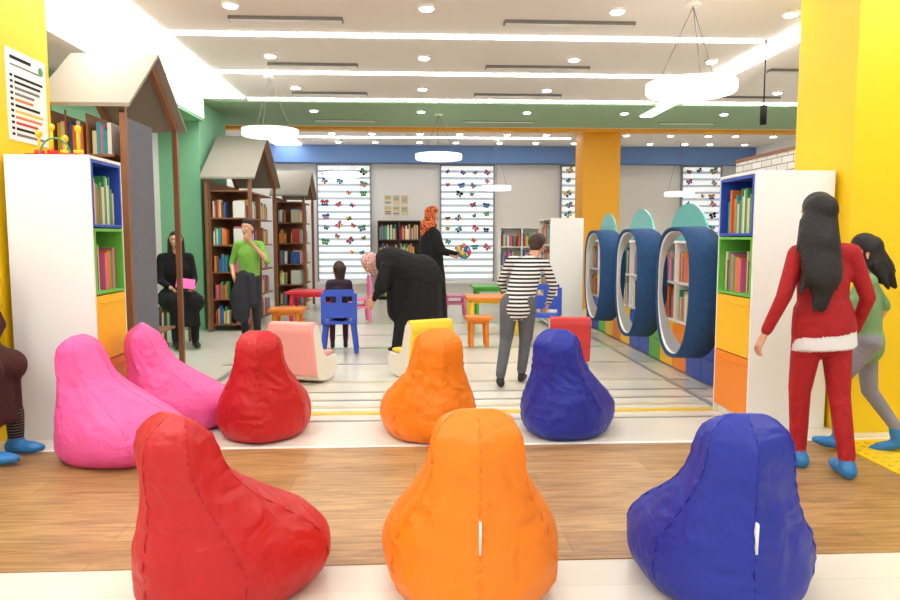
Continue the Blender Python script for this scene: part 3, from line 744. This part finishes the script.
# 7. seated woman in black
def sit(H,seat,hh=None):
    k=H/1.7; hh=hh or .22; z=seat+.09
    return dict(pel=(0,0,z+.02),che=(0,.03,z+.33*k),nek=(0,.03,z+.53*k),hd=(0,.06,z+.66*k),sa=(-.16*k,.02,z+.47*k),sb=(.16*k,.02,z+.47*k),
      ea=(-.2*k,.06,z+.2*k),eb=(.2*k,.06,z+.2*k),wa=(-.12*k,.27*k,z+.12),wb=(.12*k,.27*k,z+.12),ha=(-.085*k,.0,z-.01),hb=(.085*k,.0,z-.01),
      ka=(-.11*k,.40*k,z+.0),kb=(.11*k,.40*k,z+.0),fa=(-.11*k,.42*k,.085),fb=(.11*k,.42*k,.085),da=(0,1,0),db=(0,1,0)),k,hh
J,k,hh=sit(1.64,.48)
person('seated_woman_in_black',(-2.80,8.35),R(-150),J,k,hh,black,black,dsh,hair=BOB,hm=hairm,head=(R(-10),0,0),voxel=.014,hpalm=((0,0,-1),(0,0,-1)),
    extra=[P((-.1,.05,.55),(-.1,.40,.52),.13,.12,black),P((.1,.05,.55),(.1,.40,.52),.13,.12,black),P((0,.38,.5),(0,.42,.25),.16,.17,black,(1,0,0),.55,(1,0))])
b=MB(); b.box(-.2,.2,-.2,.17,.40,.44,wood)
for sx in (-1,1):
    for sy in (-1,1): b.cyl((sx*.17,sy*.15,0),(sx*.16,sy*.14,.40),.018,wood)
b.done('wooden_stool',loc=(-2.80,8.35,0),rz=R(-150),bevel=.005)
b=MB(); b.box(-.10,.10,-.004,.004,-.08,.08,mat('pink_paper','#ee5fb0',.6),Matrix.Rotation(R(-50),4,'X')@Matrix.Rotation(R(15),4,'Y'))
b.done('pink_paper_sheet',loc=(-2.58,8.0,.74),rz=R(30))
# 8. small child on the blue chair
J,k,hh=sit(1.12,.365,.195)
person('toddler_on_chair',(-.82,7.60),R(8),J,k,hh,mat('plum_cloth','#3a2a3c',.85),mat('maroon_cloth','#5a2530',.85),dsh,hair=BUN+[((0,-.12,-.2),(0,-.14,-.5),.3,.24)],hm=hairb,head=(R(25),0,0),voxel=.012)
# 9. partly visible seated person at left
J,k,hh=sit(1.62,.45)
J.update(che=(0,.12,.85),nek=(0,.20,1.02),hd=(0,.26,1.13),sa=(-.155,.17,.97),sb=(.155,.17,.97),ea=(-.2,.26,.74),eb=(.2,.26,.74),wa=(-.06,.30,.63),wb=(.06,.30,.63))
brc=mat('brown_cloth','#45201a',.9,bump=.3,wrinkle=.4); sock=stripes_mat('patterned_sock','#1b1718','#7a6a60',60,2,.7)
ex=[P((-.09,.05,.54),(-.10,.38,.52),.12,.10,brc),P((.09,.05,.54),(.10,.38,.52),.12,.10,brc),P((0,.34,.50),(0,.36,.20),.18,.19,brc,(1,0,0),.5,(1,0)),P((-.105,.40,.25),(-.105,.40,.12),.05,.045,sock),P((.105,.40,.25),(.105,.40,.12),.05,.045,sock),
    P((0,.16,.95),(0,.24,.66),.19,.17,brc,(1,0,0),.7)]
person('seated_person_in_brown',(-2.72,4.03),R(-97),J,k,hh,brc,brc,bluec,hair=SCARF,hm=brc,extra=ex,shoe_r=1.1,voxel=.014,zoff=.004)
b=MB(); b.box(-.2,.2,-.18,.17,.38,.42,wood)
for sx in (-1,1):
    for sy in (-1,1): b.cyl((sx*.17,sy*.14,0),(sx*.16,sy*.14,.38),.018,wood)
b.done('wooden_stool',loc=(-2.72,4.03,.004),rz=R(-97),bevel=.005)

# ------------------------------------------------------------ world & camera
w=bpy.data.worlds.new('world'); scene.world=w; w.use_nodes=True
w.node_tree.nodes['Background'].inputs[0].default_value=(1,.97,.93,1); w.node_tree.nodes['Background'].inputs[1].default_value=.75
cam=bpy.data.cameras.new('camera'); co_=bpy.data.objects.new('camera',cam); scene.collection.objects.link(co_)
cam.lens=28; cam.sensor_width=36; cam.clip_start=.05
co_.location=(0,0,1.25); co_.rotation_euler=(math.radians(90-5.06),0,math.radians(-2.86))
scene.camera=co_
